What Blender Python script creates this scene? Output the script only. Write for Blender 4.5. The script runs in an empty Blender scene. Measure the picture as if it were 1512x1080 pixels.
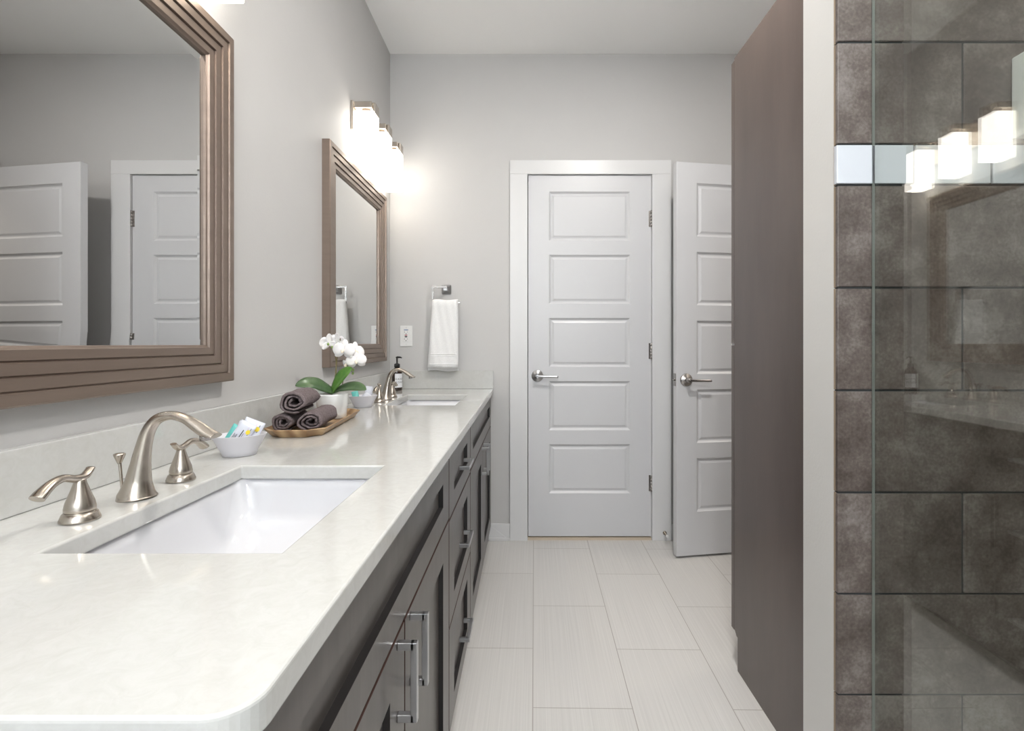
import bpy, bmesh, math, random
from mathutils import Vector, Matrix
R = math.radians
PI = math.pi
random.seed(7)
S = bpy.context.scene
COL = S.collection

# ------------------------------------------------------------------ camera, world, lights, exposure
CAM_H = 1.105
cam_d = bpy.data.cameras.new('camera')
cam = bpy.data.objects.new('camera', cam_d); COL.objects.link(cam)
cam.location = (0, 0, CAM_H); cam.rotation_euler = (R(90), 0, 0)
cam_d.sensor_width = 36.0; cam_d.lens = 755.0 / 1512 * 36
cam_d.shift_x = -22 / 1512; cam_d.shift_y = -32 / 1512
cam_d.clip_start = 0.02; cam_d.clip_end = 60
S.camera = cam
S.view_settings.view_transform = 'Standard'
S.view_settings.look = 'None'
S.view_settings.gamma = 1.0
S.view_settings.exposure = 1.16
S.view_settings.use_curve_mapping = False
W = bpy.data.worlds.new('world'); S.world = W; W.use_nodes = True
W.node_tree.nodes['Background'].inputs[0].default_value = (0.80, 0.88, 1.0, 1)
W.node_tree.nodes['Background'].inputs[1].default_value = 1.0

def area(name, loc, rot, sx, sy, power, col, spread=180):
    d = bpy.data.lights.new(name, 'AREA'); d.shape = 'RECTANGLE'; d.size = sx; d.size_y = sy
    d.energy = power; d.color = col; d.spread = R(spread)
    o = bpy.data.objects.new(name, d); COL.objects.link(o); o.location = loc; o.rotation_euler = rot
    return o
# added fill lamp just inside an invented window behind the camera
area('window_fill', (0.15, -1.50, 1.55), (R(117), 0, R(180)), 1.5, 1.3, 95, (0.91, 0.955, 1.0))
# recessed lamp near the cabinet, then two added fill lamps (trims built below)
CANS = [(0.50, 1.38), (0.05, -0.35), (1.15, 0.35)]
CAN_P = [12, 9, 4]
for (cx, cy), cp in zip(CANS, CAN_P):
    d = bpy.data.lights.new('ceiling_lamp', 'AREA'); d.shape = 'DISK'; d.size = 0.12; d.energy = cp
    d.color = (1.0, 0.965, 0.92)
    o = bpy.data.objects.new('ceiling_lamp', d); COL.objects.link(o); o.location = (cx, cy, 2.728)
d = bpy.data.lights.new('closet_lamp', 'POINT'); d.energy = 7; d.color = (1.0, 0.90, 0.78); d.shadow_soft_size = 0.1
o = bpy.data.objects.new('closet_lamp', d); COL.objects.link(o); o.location = (2.05, 2.35, 2.45)

# ------------------------------------------------------------------ materials
def mat(name, col, rough=0.5, metal=0.0, coat=0.0, spec=0.5, sub=0.0, emis=None, es=0.0, trans=0.0):
    m = bpy.data.materials.new(name); m.use_nodes = True
    b = m.node_tree.nodes['Principled BSDF']
    b.inputs['Base Color'].default_value = (*col, 1)
    b.inputs['Roughness'].default_value = rough
    b.inputs['Metallic'].default_value = metal
    b.inputs['Coat Weight'].default_value = coat
    b.inputs['Coat Roughness'].default_value = 0.08
    b.inputs['Specular IOR Level'].default_value = spec
    b.inputs['Subsurface Weight'].default_value = sub
    b.inputs['Transmission Weight'].default_value = trans
    if sub: b.inputs['Subsurface Radius'].default_value = (.01, .008, .006)
    if emis:
        b.inputs['Emission Color'].default_value = (*emis, 1); b.inputs['Emission Strength'].default_value = es
    return m
def nodes(m): return m.node_tree.nodes, m.node_tree.links, m.node_tree.nodes['Principled BSDF']
def vary(m, c1, c2, scale=(4, 4, 4), detail=6, lo=.35, hi=.65, rough=None, bump=0, bscale=None, dist=0.0, rou2=0.6):
    """noise driven two-tone colour + optional bump, object coordinates"""
    n, l, b = nodes(m)
    tc = n.new('ShaderNodeTexCoord'); mp = n.new('ShaderNodeMapping'); mp.inputs['Scale'].default_value = scale
    l.new(tc.outputs['Object'], mp.inputs[0])
    nz = n.new('ShaderNodeTexNoise'); nz.inputs['Scale'].default_value = 1; nz.inputs['Detail'].default_value = detail
    nz.inputs['Roughness'].default_value = rou2; nz.inputs['Distortion'].default_value = dist
    l.new(mp.outputs[0], nz.inputs[0])
    r = n.new('ShaderNodeValToRGB')
    r.color_ramp.elements[0].position = lo; r.color_ramp.elements[0].color = (*c1, 1)
    r.color_ramp.elements[1].position = hi; r.color_ramp.elements[1].color = (*c2, 1)
    l.new(nz.outputs[0], r.inputs[0]); l.new(r.outputs[0], b.inputs['Base Color'])
    if bump:
        src = nz
        if bscale:
            mp2 = n.new('ShaderNodeMapping'); mp2.inputs['Scale'].default_value = bscale
            l.new(tc.outputs['Object'], mp2.inputs[0])
            src = n.new('ShaderNodeTexNoise'); src.inputs['Scale'].default_value = 1; src.inputs['Detail'].default_value = 3
            l.new(mp2.outputs[0], src.inputs[0])
        bp = n.new('ShaderNodeBump'); bp.inputs['Strength'].default_value = bump; bp.inputs['Distance'].default_value = 0.002
        l.new(src.outputs[0], bp.inputs['Height']); l.new(bp.outputs[0], b.inputs['Normal'])
    return m

M = {}
M['paint'] = vary(mat('wall_paint', (.5, .5, .5), .55), (.525, .518, .512), (.545, .538, .532), (2, 2, 2), 4, .3, .7, bump=.12, bscale=(160, 160, 160))
M['stub'] = vary(mat('partition_paint', (.6, .6, .6), .5), (.64, .63, .61), (.67, .66, .64), (2, 2, 2), 4, .3, .7, bump=.2, bscale=(140, 140, 140))
M['ceiling'] = mat('ceiling_paint', (.93, .93, .925), .7)
M['trim'] = mat('white_trim_paint', (.66, .66, .665), .32)
M['door'] = mat('white_door_paint', (.60, .602, .618), .34)
M['quartz'] = vary(mat('cream_quartz', (.7, .7, .7), .09, coat=.3), (.505, .503, .48), (.548, .548, .532), (45, 45, 45), 8, .3, .62, dist=1.2, rou2=.7)
M['cab'] = vary(mat('dark_stained_wood', (.06, .05, .045), .34, coat=.15), (.050, .041, .037), (.082, .070, .064), (22, 4, 4), 6, .3, .7, bump=.06, bscale=(90, 90, 12))
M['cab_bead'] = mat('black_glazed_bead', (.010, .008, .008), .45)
M['cab_edge'] = mat('cabinet_inside_dark_red', (.05, .022, .016), .5)
M['tall'] = vary(mat('brown_stained_panel', (.09, .07, .06), .30, coat=.1), (.070, .050, .042), (.108, .081, .069), (10, 5, 1.2), 6, .3, .7, bump=.03, bscale=(120, 120, 8))
M['nickel'] = mat('brushed_nickel', (.50, .45, .395), .27, 1.0)
M['pull'] = mat('satin_chrome', (.50, .50, .51), .28, 1.0)
M['darknickel'] = mat('satin_nickel_dark', (.42, .40, .385), .25, 1.0)
M['frame'] = vary(mat('bronze_frame', (.2, .15, .12), .36, .55), (.215, .165, .135), (.25, .195, .16), (3, 3, 30), 4, .3, .7)
M['groove'] = mat('frame_groove_shade', (.17, .125, .10), .42, .5)  # shade in the frame steps put into a slightly darker colour
M['mirror'] = mat('mirror_silver', (.72, .725, .72), .0, 1.0)
M['porcelain'] = mat('white_porcelain', (.62, .62, .645), .06, coat=.4)
M['plastic'] = mat('white_plastic', (.76, .76, .75), .3)
M['black'] = mat('black_plastic', (.02, .02, .02), .35)
M['red'] = mat('red_button', (.45, .06, .08), .4)
M['slot'] = mat('outlet_slot', (.10, .09, .09), .5)
M['blue'] = mat('blue_print', (.10, .16, .30), .5)
M['towel'] = vary(mat('white_terry', (.85, .85, .85), .95, spec=.1), (.80, .80, .80), (.88, .88, .88), (200, 200, 200), 3, .3, .7, bump=.7, bscale=(420, 420, 420))
M['dtowel'] = vary(mat('charcoal_brown_terry', (.1, .08, .08), .95, spec=.1), (.095, .075, .077), (.23, .19, .195), (230, 230, 230), 4, .3, .7, bump=.9, bscale=(420, 420, 420))
M['bowl'] = mat('pale_grey_ceramic', (.60, .59, .625), .45)
M['pot'] = mat('white_glazed_pot', (.78, .79, .79), .25)
M['leaf'] = vary(mat('orchid_leaf', (.07, .16, .05), .35), (.045, .09, .04), (.085, .145, .06), (30, 30, 30), 4)
M['leaf2'] = vary(mat('orchid_leaf_bright', (.07, .2, .03), .35), (.06, .17, .025), (.12, .25, .045), (30, 30, 30), 4)
M['petal'] = mat('white_petal', (.86, .84, .84), .5, sub=.15)
M['lip'] = mat('orchid_lip_cream', (.84, .76, .62), .5)
M['bud'] = mat('green_bud', (.20, .30, .08), .5)
M['stem'] = mat('orchid_stem', (.16, .13, .05), .5)
M['soil'] = vary(mat('bark_soil', (.05, .03, .02), .9), (.03, .02, .015), (.09, .06, .04), (90, 90, 90), 5)
M['amber'] = mat('dark_amber_glass', (.030, .014, .008), .12, coat=.5)
M['label'] = mat('white_paper_label', (.78, .79, .82), .6)
M['ink'] = mat('grey_ink', (.07, .07, .075), .6)
M['packet'] = mat('white_packet', (.58, .60, .67), .3)
M['clear'] = mat('clear_wrapper', (.52, .54, .60), .15)
M['teal'] = mat('teal_wrapper', (.12, .46, .42), .3)
M['yellow'] = mat('yellow_print', (.75, .58, .03), .5)
M['lilac'] = mat('pink_print', (.62, .40, .60), .5)
M['grout'] = mat('dark_grout', (.035, .037, .038), .9)
M['tilebody'] = mat('tile_edge_beige', (.30, .225, .16), .7)
M['accent'] = mat('white_glass_tile', (.60, .63, .68), .10, coat=.6)
M['curb'] = mat('curb_stone', (.55, .53, .5), .4)
M['sill'] = mat('threshold_wood', (.55, .47, .37), .5)
M['shade'] = mat('lit_frosted_glass', (.9, .88, .84), .4, emis=(1.0, .94, .85), es=2.5)
M['bulb'] = mat('lit_bulb', (1, .9, .8), .4, emis=(1.0, .90, .76), es=3.2)
M['can'] = mat('lit_can_lens', (.9, .9, .88), .4, emis=(1.0, .95, .88), es=4)
M['rubber'] = mat('white_rubber', (.7, .7, .7), .6)

# acacia tray wood
m = mat('striped_acacia_wood', (.4, .25, .12), .42); n, l, b = nodes(m)
tc = n.new('ShaderNodeTexCoord'); wv = n.new('ShaderNodeTexWave'); wv.inputs['Scale'].default_value = 7
wv.inputs['Distortion'].default_value = 3.5; wv.inputs['Detail'].default_value = 3; wv.inputs['Detail Scale'].default_value = 1.2
rp = n.new('ShaderNodeValToRGB'); rp.color_ramp.elements[0].color = (.27, .155, .075, 1); rp.color_ramp.elements[1].color = (.50, .34, .19, 1)
l.new(tc.outputs['Object'], wv.inputs[0]); l.new(wv.outputs[0], rp.inputs[0]); l.new(rp.outputs[0], b.inputs['Base Color'])
M['acacia'] = m

# mottled concrete-look shower tile, tone differs per tile
m = mat('concrete_look_tile', (.1, .09, .08), .38); n, l, b = nodes(m)
tc = n.new('ShaderNodeTexCoord'); geo = n.new('ShaderNodeNewGeometry')
off = n.new('ShaderNodeVectorMath'); off.operation = 'ADD'
sc = n.new('ShaderNodeVectorMath'); sc.operation = 'SCALE'; sc.inputs[3].default_value = 30
cmb = n.new('ShaderNodeCombineXYZ')
l.new(geo.outputs['Random Per Island'], cmb.inputs[0]); l.new(geo.outputs['Random Per Island'], cmb.inputs[1]); l.new(cmb.outputs[0], sc.inputs[0])
l.new(tc.outputs['Object'], off.inputs[0]); l.new(sc.outputs[0], off.inputs[1])
n1 = n.new('ShaderNodeTexNoise'); n1.inputs['Scale'].default_value = 9; n1.inputs['Detail'].default_value = 9; n1.inputs['Roughness'].default_value = .68
n2 = n.new('ShaderNodeTexNoise'); n2.inputs['Scale'].default_value = 170; n2.inputs['Detail'].default_value = 4
l.new(off.outputs[0], n1.inputs[0]); l.new(off.outputs[0], n2.inputs[0])
mx = n.new('ShaderNodeMath'); mx.operation = 'MULTIPLY_ADD'; mx.inputs[1].default_value = .3
l.new(n2.outputs[0], mx.inputs[0]); l.new(n1.outputs[0], mx.inputs[2])
rp = n.new('ShaderNodeValToRGB'); e = rp.color_ramp.elements
e[0].position = .50; e[0].color = (.058, .044, .037, 1); e[1].position = .86; e[1].color = (.24, .215, .20, 1)
x = rp.color_ramp.elements.new(.66); x.color = (.118, .096, .085, 1)
l.new(mx.outputs[0], rp.inputs[0]); l.new(rp.outputs[0], b.inputs['Base Color'])
M['tile'] = m

# floor: 12x24 white linear tile, running bond, joints turned a hair from the walls
m = mat('white_linear_floor_tile', (.7, .7, .7), .28); n, l, b = nodes(m)
TH = 11 / 755.0
tc = n.new('ShaderNodeTexCoord')
def dotn(v, add):
    d_ = n.new('ShaderNodeVectorMath'); d_.operation = 'DOT_PRODUCT'; d_.inputs[1].default_value = v
    l.new(tc.outputs['Object'], d_.inputs[0])
    a = n.new('ShaderNodeMath'); a.operation = 'ADD'; a.inputs[1].default_value = add
    l.new(d_.outputs['Value'], a.inputs[0]); return a
cs, sn = math.cos(TH), math.sin(TH)
u = dotn((cs, -sn, 0), -(0.022 * cs - 1.8457 * sn) + 0.3023 * 20)
v = dotn((sn, cs, 0), -2.459 + 0.6046 * 20)
cb = n.new('ShaderNodeCombineXYZ'); l.new(v.outputs[0], cb.inputs[0]); l.new(u.outputs[0], cb.inputs[1])
br = n.new('ShaderNodeTexBrick'); br.offset = .5; br.offset_frequency = 2
br.inputs['Scale'].default_value = 1; br.inputs['Mortar Size'].default_value = .0014; br.inputs['Mortar Smooth'].default_value = 0
br.inputs['Brick Width'].default_value = .6046; br.inputs['Row Height'].default_value = .3023; br.inputs['Bias'].default_value = 0
br.inputs['Color1'].default_value = (.59, .575, .555, 1); br.inputs['Color2'].default_value = (.615, .60, .58, 1)
br.inputs['Mortar'].default_value = (.36, .335, .31, 1)
l.new(cb.outputs[0], br.inputs['Vector'])
mp = n.new('ShaderNodeMapping'); mp.inputs['Scale'].default_value = (1.5, 260, 1); l.new(cb.outputs[0], mp.inputs[0])
st = n.new('ShaderNodeTexNoise'); st.inputs['Scale'].default_value = 1; st.inputs['Detail'].default_value = 2; l.new(mp.outputs[0], st.inputs[0])
rg = n.new('ShaderNodeMapRange'); rg.inputs[1].default_value = .3; rg.inputs[2].default_value = .7; rg.inputs[3].default_value = .93; rg.inputs[4].default_value = 1.05
l.new(st.outputs[0], rg.inputs[0])
mm = n.new('ShaderNodeVectorMath'); mm.operation = 'SCALE'; l.new(br.outputs[0], mm.inputs[0]); l.new(rg.outputs[0], mm.inputs[3])
l.new(mm.outputs[0], b.inputs['Base Color'])
bp = n.new('ShaderNodeBump'); bp.inputs['Strength'].default_value = .15; bp.inputs['Distance'].default_value = .001
l.new(st.outputs[0], bp.inputs['Height']); l.new(bp.outputs[0], b.inputs['Normal'])
M['floor'] = m

# clear shower glass: Fresnel mix of mirror reflection and faintly green transparency
m = bpy.data.materials.new('clear_shower_glass'); m.use_nodes = True; n, l = m.node_tree.nodes, m.node_tree.links
n.remove(n['Principled BSDF']); out = n['Material Output']
geo = n.new('ShaderNodeNewGeometry'); io = n.new('ShaderNodeMapRange')
io.inputs[3].default_value = 1.75; io.inputs[4].default_value = 1 / 1.75
l.new(geo.outputs['Backfacing'], io.inputs[0])
fr = n.new('ShaderNodeFresnel'); l.new(io.outputs[0], fr.inputs[0])
gl = n.new('ShaderNodeBsdfGlossy'); gl.inputs['Roughness'].default_value = 0; gl.inputs[0].default_value = (1, 1, 1, 1)
tr = n.new('ShaderNodeBsdfTransparent'); tr.inputs[0].default_value = (.955, .975, .955, 1)
mixs = n.new('ShaderNodeMixShader'); l.new(fr.outputs[0], mixs.inputs[0]); l.new(tr.outputs[0], mixs.inputs[1]); l.new(gl.outputs[0], mixs.inputs[2])
l.new(mixs.outputs[0], out.inputs[0])
M['glass'] = m
M['glass_edge'] = mat('clear_edge_seal', (.20, .22, .21), .3)

# ------------------------------------------------------------------ mesh helpers
class MB:
    def __init__(s): s.v = []; s.f = []; s.mi = []; s.sm = []
    def add(s, vs, fs, mi=0, smooth=False):
        o = len(s.v); s.v += [tuple(p) for p in vs]
        for q in fs: s.f.append([i + o for i in q]); s.mi.append(mi); s.sm.append(smooth)
        return s
    def box(s, a, b_, mi=0):
        x0, y0, z0 = a; x1, y1, z1 = b_
        x0, x1 = min(x0, x1), max(x0, x1); y0, y1 = min(y0, y1), max(y0, y1); z0, z1 = min(z0, z1), max(z0, z1)
        return s.add([(x0,y0,z0),(x1,y0,z0),(x1,y1,z0),(x0,y1,z0),(x0,y0,z1),(x1,y0,z1),(x1,y1,z1),(x0,y1,z1)],
                     [(0,3,2,1),(4,5,6,7),(0,1,5,4),(1,2,6,5),(2,3,7,6),(3,0,4,7)], mi)
    def loft(s, rings, cap0=True, cap1=True, closed=True, mi=0, smooth=True):
        k = len(rings[0]); vs = [p for r in rings for p in r]; fs = []
        for i in range(len(rings) - 1):
            for j in range(k if closed else k - 1):
                a = i * k + j; b_ = i * k + (j + 1) % k
                fs.append((a, b_, b_ + k, a + k))
        s.add(vs, fs, mi, smooth); o = len(s.v) - len(vs)
        if cap0: s.f.append([o + j for j in reversed(range(k))]); s.mi.append(mi); s.sm.append(False)
        if cap1: s.f.append([o + (len(rings) - 1) * k + j for j in range(k)]); s.mi.append(mi); s.sm.append(False)
        return s
    def lathe(s, prof, c=(0, 0, 0), k=32, cap0=True, cap1=True, mi=0, axis='z', smooth=True):
        rings = []
        for r, h in prof:
            ring = []
            for j in range(k):
                a = 2 * PI * j / k; x, y = r * math.cos(a), r * math.sin(a)
                if axis == 'z': p = (c[0] + x, c[1] + y, c[2] + h)
                elif axis == 'y': p = (c[0] + x, c[1] + h, c[2] - y)
                else: p = (c[0] + h, c[1] + x, c[2] + y)
                ring.append(p)
            rings.append(ring)
        return s.loft(rings, cap0, cap1, True, mi, smooth)
    def tube(s, pts, rad, k=16, up=(0, 1, 0), rad2=None, mi=0, sub=4, cap=True):
        """smooth swept tube; rad across up, rad2 across the other way"""
        pts = [Vector(p) for p in pts]
        if not isinstance(rad, (list, tuple)): rad = [rad] * len(pts)
        if rad2 is None: rad2 = rad
        P, A, B = [], [], []
        def cr(a, b_, c_, d_, t): return .5 * ((2*b_) + (c_-a)*t + (2*a-5*b_+4*c_-d_)*t*t + (3*b_-a-3*c_+d_)*t*t*t)
        N = len(pts)
        for i in range(N - 1):
            g = lambda L, q: L[max(0, min(N - 1, q))]
            for q in range(sub):
                t = q / sub
                P.append(cr(g(pts,i-1), g(pts,i), g(pts,i+1), g(pts,i+2), t))
                A.append(rad[i]*(1-t)+rad[i+1]*t); B.append(rad2[i]*(1-t)+rad2[i+1]*t)
        P.append(pts[-1]); A.append(rad[-1]); B.append(rad2[-1])
        rings = []; up = Vector(up)
        for i, p in enumerate(P):
            t = (P[min(i+1, len(P)-1)] - P[max(i-1, 0)]).normalized()
            side = up - t * up.dot(t)
            if side.length < 1e-4: side = t.orthogonal()
            side.normalize(); nn = t.cross(side)
            rings.append([p + side * A[i] * math.cos(2*PI*j/k) + nn * B[i] * math.sin(2*PI*j/k) for j in range(k)])
        return s.loft(rings, cap, cap, True, mi)
    def xf(s, mtx):
        s.v = [tuple(mtx @ Vector(p)) for p in s.v]; return s
    def build(s, name, mats, parent=None, loc=(0, 0, 0), rotz=0, bevel=0, seg=2, subsurf=0, world=False, rot=None):
        me = bpy.data.meshes.new(name)
        vs = s.v
        if world and parent is not None:
            L = parent.location; vs = [(p[0]-L.x, p[1]-L.y, p[2]-L.z) for p in vs]
        me.from_pydata(vs, [], s.f)
        if not isinstance(mats, (list, tuple)): mats = [mats]
        for q in mats: me.materials.append(q)
        for p, a, sm in zip(me.polygons, s.mi, s.sm): p.material_index = a; p.use_smooth = sm
        bm = bmesh.new(); bm.from_mesh(me); bmesh.ops.remove_doubles(bm, verts=bm.verts, dist=1e-6)
        bmesh.ops.recalc_face_normals(bm, faces=bm.faces); bm.to_mesh(me); bm.free()
        o = bpy.data.objects.new(name, me); COL.objects.link(o); o.parent = parent
        o.location = loc; o.rotation_euler = rot if rot else (0, 0, rotz)
        if bevel:
            q = o.modifiers.new('bevel', 'BEVEL'); q.width = bevel; q.segments = seg; q.limit_method = 'ANGLE'; q.angle_limit = R(40)
        if subsurf:
            q = o.modifiers.new('sub', 'SUBSURF'); q.levels = subsurf; q.render_levels = subsurf
        return o

def tag(o, label, cat, group=None, kind=None):
    o['label'] = label; o['category'] = cat
    if group: o['group'] = group
    if kind: o['kind'] = kind
    return o
def thing(name, loc, label, cat, group=None, kind=None, rotz=0):
    o = bpy.data.objects.new(name, None); COL.objects.link(o); o.location = loc; o.rotation_euler = (0, 0, rotz)
    o.empty_display_size = .05
    return tag(o, label, cat, group, kind)
def struct(name, mb, mt, label, cat, bevel=0):
    return tag(mb.build(name, mt, bevel=bevel), label, cat, kind='structure')
def copy_tree(o, parent=None):
    c = o.copy(); COL.objects.link(c)
    if parent is not None: c.parent = parent
    for ch in [q for q in bpy.data.objects if q.parent == o]: copy_tree(ch, c)
    return c
def rrect(cx, cy, hx, hy, r, z, k=6):
    pts = []
    for qx, qy, a0 in ((1, 1, 0), (-1, 1, 90), (-1, -1, 180), (1, -1, 270)):
        for j in range(k + 1):
            a = R(a0 + 90 * j / k)
            pts.append((cx + qx * (hx - r) + r * math.cos(a), cy + qy * (hy - r) + r * math.sin(a), z))
    return pts
def panel_slab(w, h, t, openings, prof, bead=0, edge=0):
    """slab: x 0..w, z 0..h, front y=0 facing -y, back y=t; openings (x0,x1,z0,z1) sunk by prof [(inset, depth)...]"""
    mb = MB()
    xs = sorted({0, w} | {q for o_ in openings for q in o_[:2]}); zs = sorted({0, h} | {q for o_ in openings for q in o_[2:]})
    for i in range(len(xs) - 1):
        for j in range(len(zs) - 1):
            cx, cz = (xs[i]+xs[i+1])/2, (zs[j]+zs[j+1])/2
            if any(o_[0] < cx < o_[1] and o_[2] < cz < o_[3] for o_ in openings): continue
            mb.add([(xs[i],0,zs[j]),(xs[i+1],0,zs[j]),(xs[i+1],0,zs[j+1]),(xs[i],0,zs[j+1])], [(0,1,2,3)])
    for x0, x1, z0, z1 in openings:
        rings = [[(x0,0,z0),(x1,0,z0),(x1,0,z1),(x0,0,z1)]]
        for ins, dep in prof: rings.append([(x0+ins,dep,z0+ins),(x1-ins,dep,z0+ins),(x1-ins,dep,z1-ins),(x0+ins,dep,z1-ins)])
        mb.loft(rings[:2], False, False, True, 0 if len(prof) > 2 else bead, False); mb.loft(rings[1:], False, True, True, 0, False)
    for x in (0, w):
        for j in range(len(zs)-1): mb.add([(x,0,zs[j]),(x,t,zs[j]),(x,t,zs[j+1]),(x,0,zs[j+1])], [(0,1,2,3)], edge)
    for z in (0, h):
        for i in range(len(xs)-1): mb.add([(xs[i],0,z),(xs[i+1],0,z),(xs[i+1],t,z),(xs[i],t,z)], [(0,1,2,3)], edge)
    mb.add([(0,t,0),(w,t,0),(w,t,h),(0,t,h)], [(0,1,2,3)])
    return mb

# ------------------------------------------------------------------ the setting
XL, YB, ZC = -0.772, 2.887, 2.743           # left wall, back wall, ceiling
XR, YF = 1.46, -1.6                          # right wall beyond the tall cabinet, wall behind the camera
XS = 1.62                                    # right wall of the shower
SX, SY0, SY1 = 0.6216, 1.036, 1.150          # end of the shower partition
YT = 1.0225                                  # tile face
struct('floor', MB().box((XL-.1, YF-.1, -.08), (2.75, YB+.1, 0)), M['floor'], 'white linear twelve by twenty four floor tile in running bond', 'floor')
struct('ceiling', MB().box((XL-.1, YF-.1, ZC), (2.75, YB+.1, ZC+.08)), M['ceiling'], 'flat white painted ceiling', 'ceiling')
struct('wall_left', MB().box((XL-.1, YF-.1, 0), (XL, YB+.1, ZC)), M['paint'], 'pale grey painted wall behind the vanity and mirrors', 'wall')
DX0, DX1, DZ = 0.0, 0.706, 2.058             # closed door opening in the back wall
w = MB().box((XL, YB, 0), (DX0, YB+.1, ZC)).box((DX1, YB, 0), (2.75, YB+.1, ZC)).box((DX0, YB, DZ), (DX1, YB+.1, ZC))
struct('wall_back', w, M['paint'], 'pale grey painted far wall with the closed white door', 'wall')
struct('door_light_block', MB().box((DX0-.1, YB+.101, 0), (DX1+.1, YB+.15, ZC)), M['paint'], 'unseen grey board added behind the closed door to block stray light', 'wall')  # unseen board added to keep world light out of the door gap
EY0, EY1 = 2.065, 2.79                       # doorway in the right wall
w = MB().box((XR, SY1, 0), (XR+.1, EY0, ZC)).box((XR, EY1, 0), (XR+.1, YB, ZC)).box((XR, EY0, DZ), (XR+.1, EY1, ZC))
struct('wall_right', w, M['paint'], 'pale grey wall behind the tall brown cabinet with an open doorway', 'wall')
struct('wall_partition', MB().box((SX, SY0, 0), (XS, SY1, ZC)), M['stub'], 'pale plaster end of the shower partition beside the brown cabinet', 'wall')
wx0, wx1, wz0, wz1 = -.65, .95, .85, 2.25
w = MB().box((XL, YF-.1, 0), (wx0, YF, ZC)).box((wx1, YF-.1, 0), (2.75, YF, ZC)).box((wx0, YF-.1, 0), (wx1, YF, wz0)).box((wx0, YF-.1, wz1), (wx1, YF, ZC))
struct('wall_front', w, M['paint'], 'pale grey wall with an added window opening behind the viewpoint', 'wall')
wt = thing('added_window_1', (.15, YF, wz0), 'added white framed window, unseen, in the wall behind the viewpoint', 'window', kind='structure')  # unseen window added to go with the fill lamp
f = MB()
for a, b_ in (((wx0, YF-.08, wz0), (wx0+.06, YF-.01, wz1)), ((wx1-.06, YF-.08, wz0), (wx1, YF-.01, wz1)), ((wx0+.06, YF-.08, wz0), (wx1-.06, YF-.01, wz0+.06)),
              ((wx0+.06, YF-.08, wz1-.06), (wx1-.06, YF-.01, wz1)), ((.13, YF-.07, wz0+.06), (.17, YF-.02, wz1-.06))): f.box(a, b_)
f.build('added_window_frame', M['trim'], wt, world=True)
MB().box((wx0+.06, YF-.05, wz0+.06), (wx1-.06, YF-.044, wz1-.06)).build('added_window_pane', M['glass'], wt, world=True)
struct('wall_shower_right', MB().box((XS, -.6, 0), (XS+.08, SY1, ZC)), M['tile'], 'dark concrete-look tiled right wall of the shower', 'wall')
struct('wall_shower_near', MB().box((.68, -.7, 0), (XS+.08, -.6, ZC)), M['paint'], 'pale grey near end wall of the shower', 'wall')
struct('wall_closet', MB().box((2.65, 1.2, 0), (2.75, YB, ZC)).box((XR+.1, 1.2, 0), (2.65, 1.3, ZC)), M['paint'], 'pale grey walls of the room beyond the open door', 'wall')
tag(MB().box((.655, -.6, 0), (.735, YT, .10)).build('trim_2', M['curb'], bevel=.004), 'pale stone curb under the shower glass', 'curb', kind='structure')

# tiled face of the partition: separate bevelled tiles over a grout bed
tw = thing('wall_shower', (SX, YT, 0), 'dark mottled concrete-look tiled shower wall with a white glass tile band', 'wall', kind='structure')
MB().box((SX+.002, YT+.003, .0), (XS, SY0, 2.743)).build('grout', M['grout'], tw, world=True)
zrow = [.402 - .2045*2, .402 - .2045, .402, .604, .807, 1.0116, 1.2174, 1.4233, 1.5045, 1.709, 1.9135, 2.118, 2.3225, 2.527, 2.743]
ja, jb = [.872, 1.28], [1.05, 1.46]
tb, ac, ed = MB(), MB(), MB()
g = .0022
for i in range(len(zrow) - 1):
    z0, z1 = max(zrow[i], 0), zrow[i+1]
    acc = i == 7
    # which rows carry the near joint: counted from the row just under the white band
    cuts = [.7746, .9285, 1.083, 1.237, 1.391, 1.545] if acc else (ja if i in (8, 5, 3, 1, 10, 12) else jb)
    if i == 6 or i == 4: cuts = jb
    ed_ = [SX - (.003 if acc else 0)] + cuts + [XS]
    for a, b_ in zip(ed_[:-1], ed_[1:]):
        (ac if acc else tb).box((a + (0 if a < SX + .01 else g), YT - (.002 if acc else 0), z0 + g), (b_ - g, YT + .0085, z1 - g))
    ed.box((SX, YT + .0088, z0 + g*.6), (SX + .012, SY0, z1 - g*.6))
tb.build('dark_tile_field', M['tile'], tw, world=True, bevel=.0016)
ac.build('glass_tile_band', M['accent'], tw, world=True, bevel=.0014)['label'] = 'white glass tile band'
ed.build('tile_edge', M['tilebody'], tw, world=True)

# baseboards, door casing, threshold
struct('baseboard_back', MB().box((-.215, YB-.014, 0), (-.096, YB, .092)).box((-.215, YB-.024, 0), (-.096, YB-.014, .016)), M['trim'],
       'short white baseboard between the vanity and the door casing', 'baseboard', bevel=.002)
struct('baseboard_corner', MB().box((.812, YB-.014, 0), (1.44, YB, .092)), M['trim'], 'white baseboard behind the open door', 'baseboard', bevel=.002)
c = MB().box((-.0955, YB-.02, 0), (DX0+.003, YB, DZ)).box((DX1-.003, YB-.02, 0), (.810, YB, DZ)).box((-.0955, YB-.021, DZ), (.810, YB, 2.136))
c.box((DX0-.001, YB, 0), (DX0+.004, YB+.1, DZ)).box((DX1-.005, YB, 0), (DX1+.001, YB+.1, DZ)).box((DX0+.004, YB, DZ-.005), (DX1-.005, YB+.1, DZ))
struct('trim_1', c, M['trim'], 'white flat casing around the closed door', 'door casing', bevel=.0015)
c = MB().box((XR-.02, EY0-.09, 0), (XR, EY0, DZ)).box((XR-.02, EY1, 0), (XR, EY1+.085, DZ)).box((XR-.021, EY0-.09, DZ), (XR, EY1+.085, 2.136))
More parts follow.
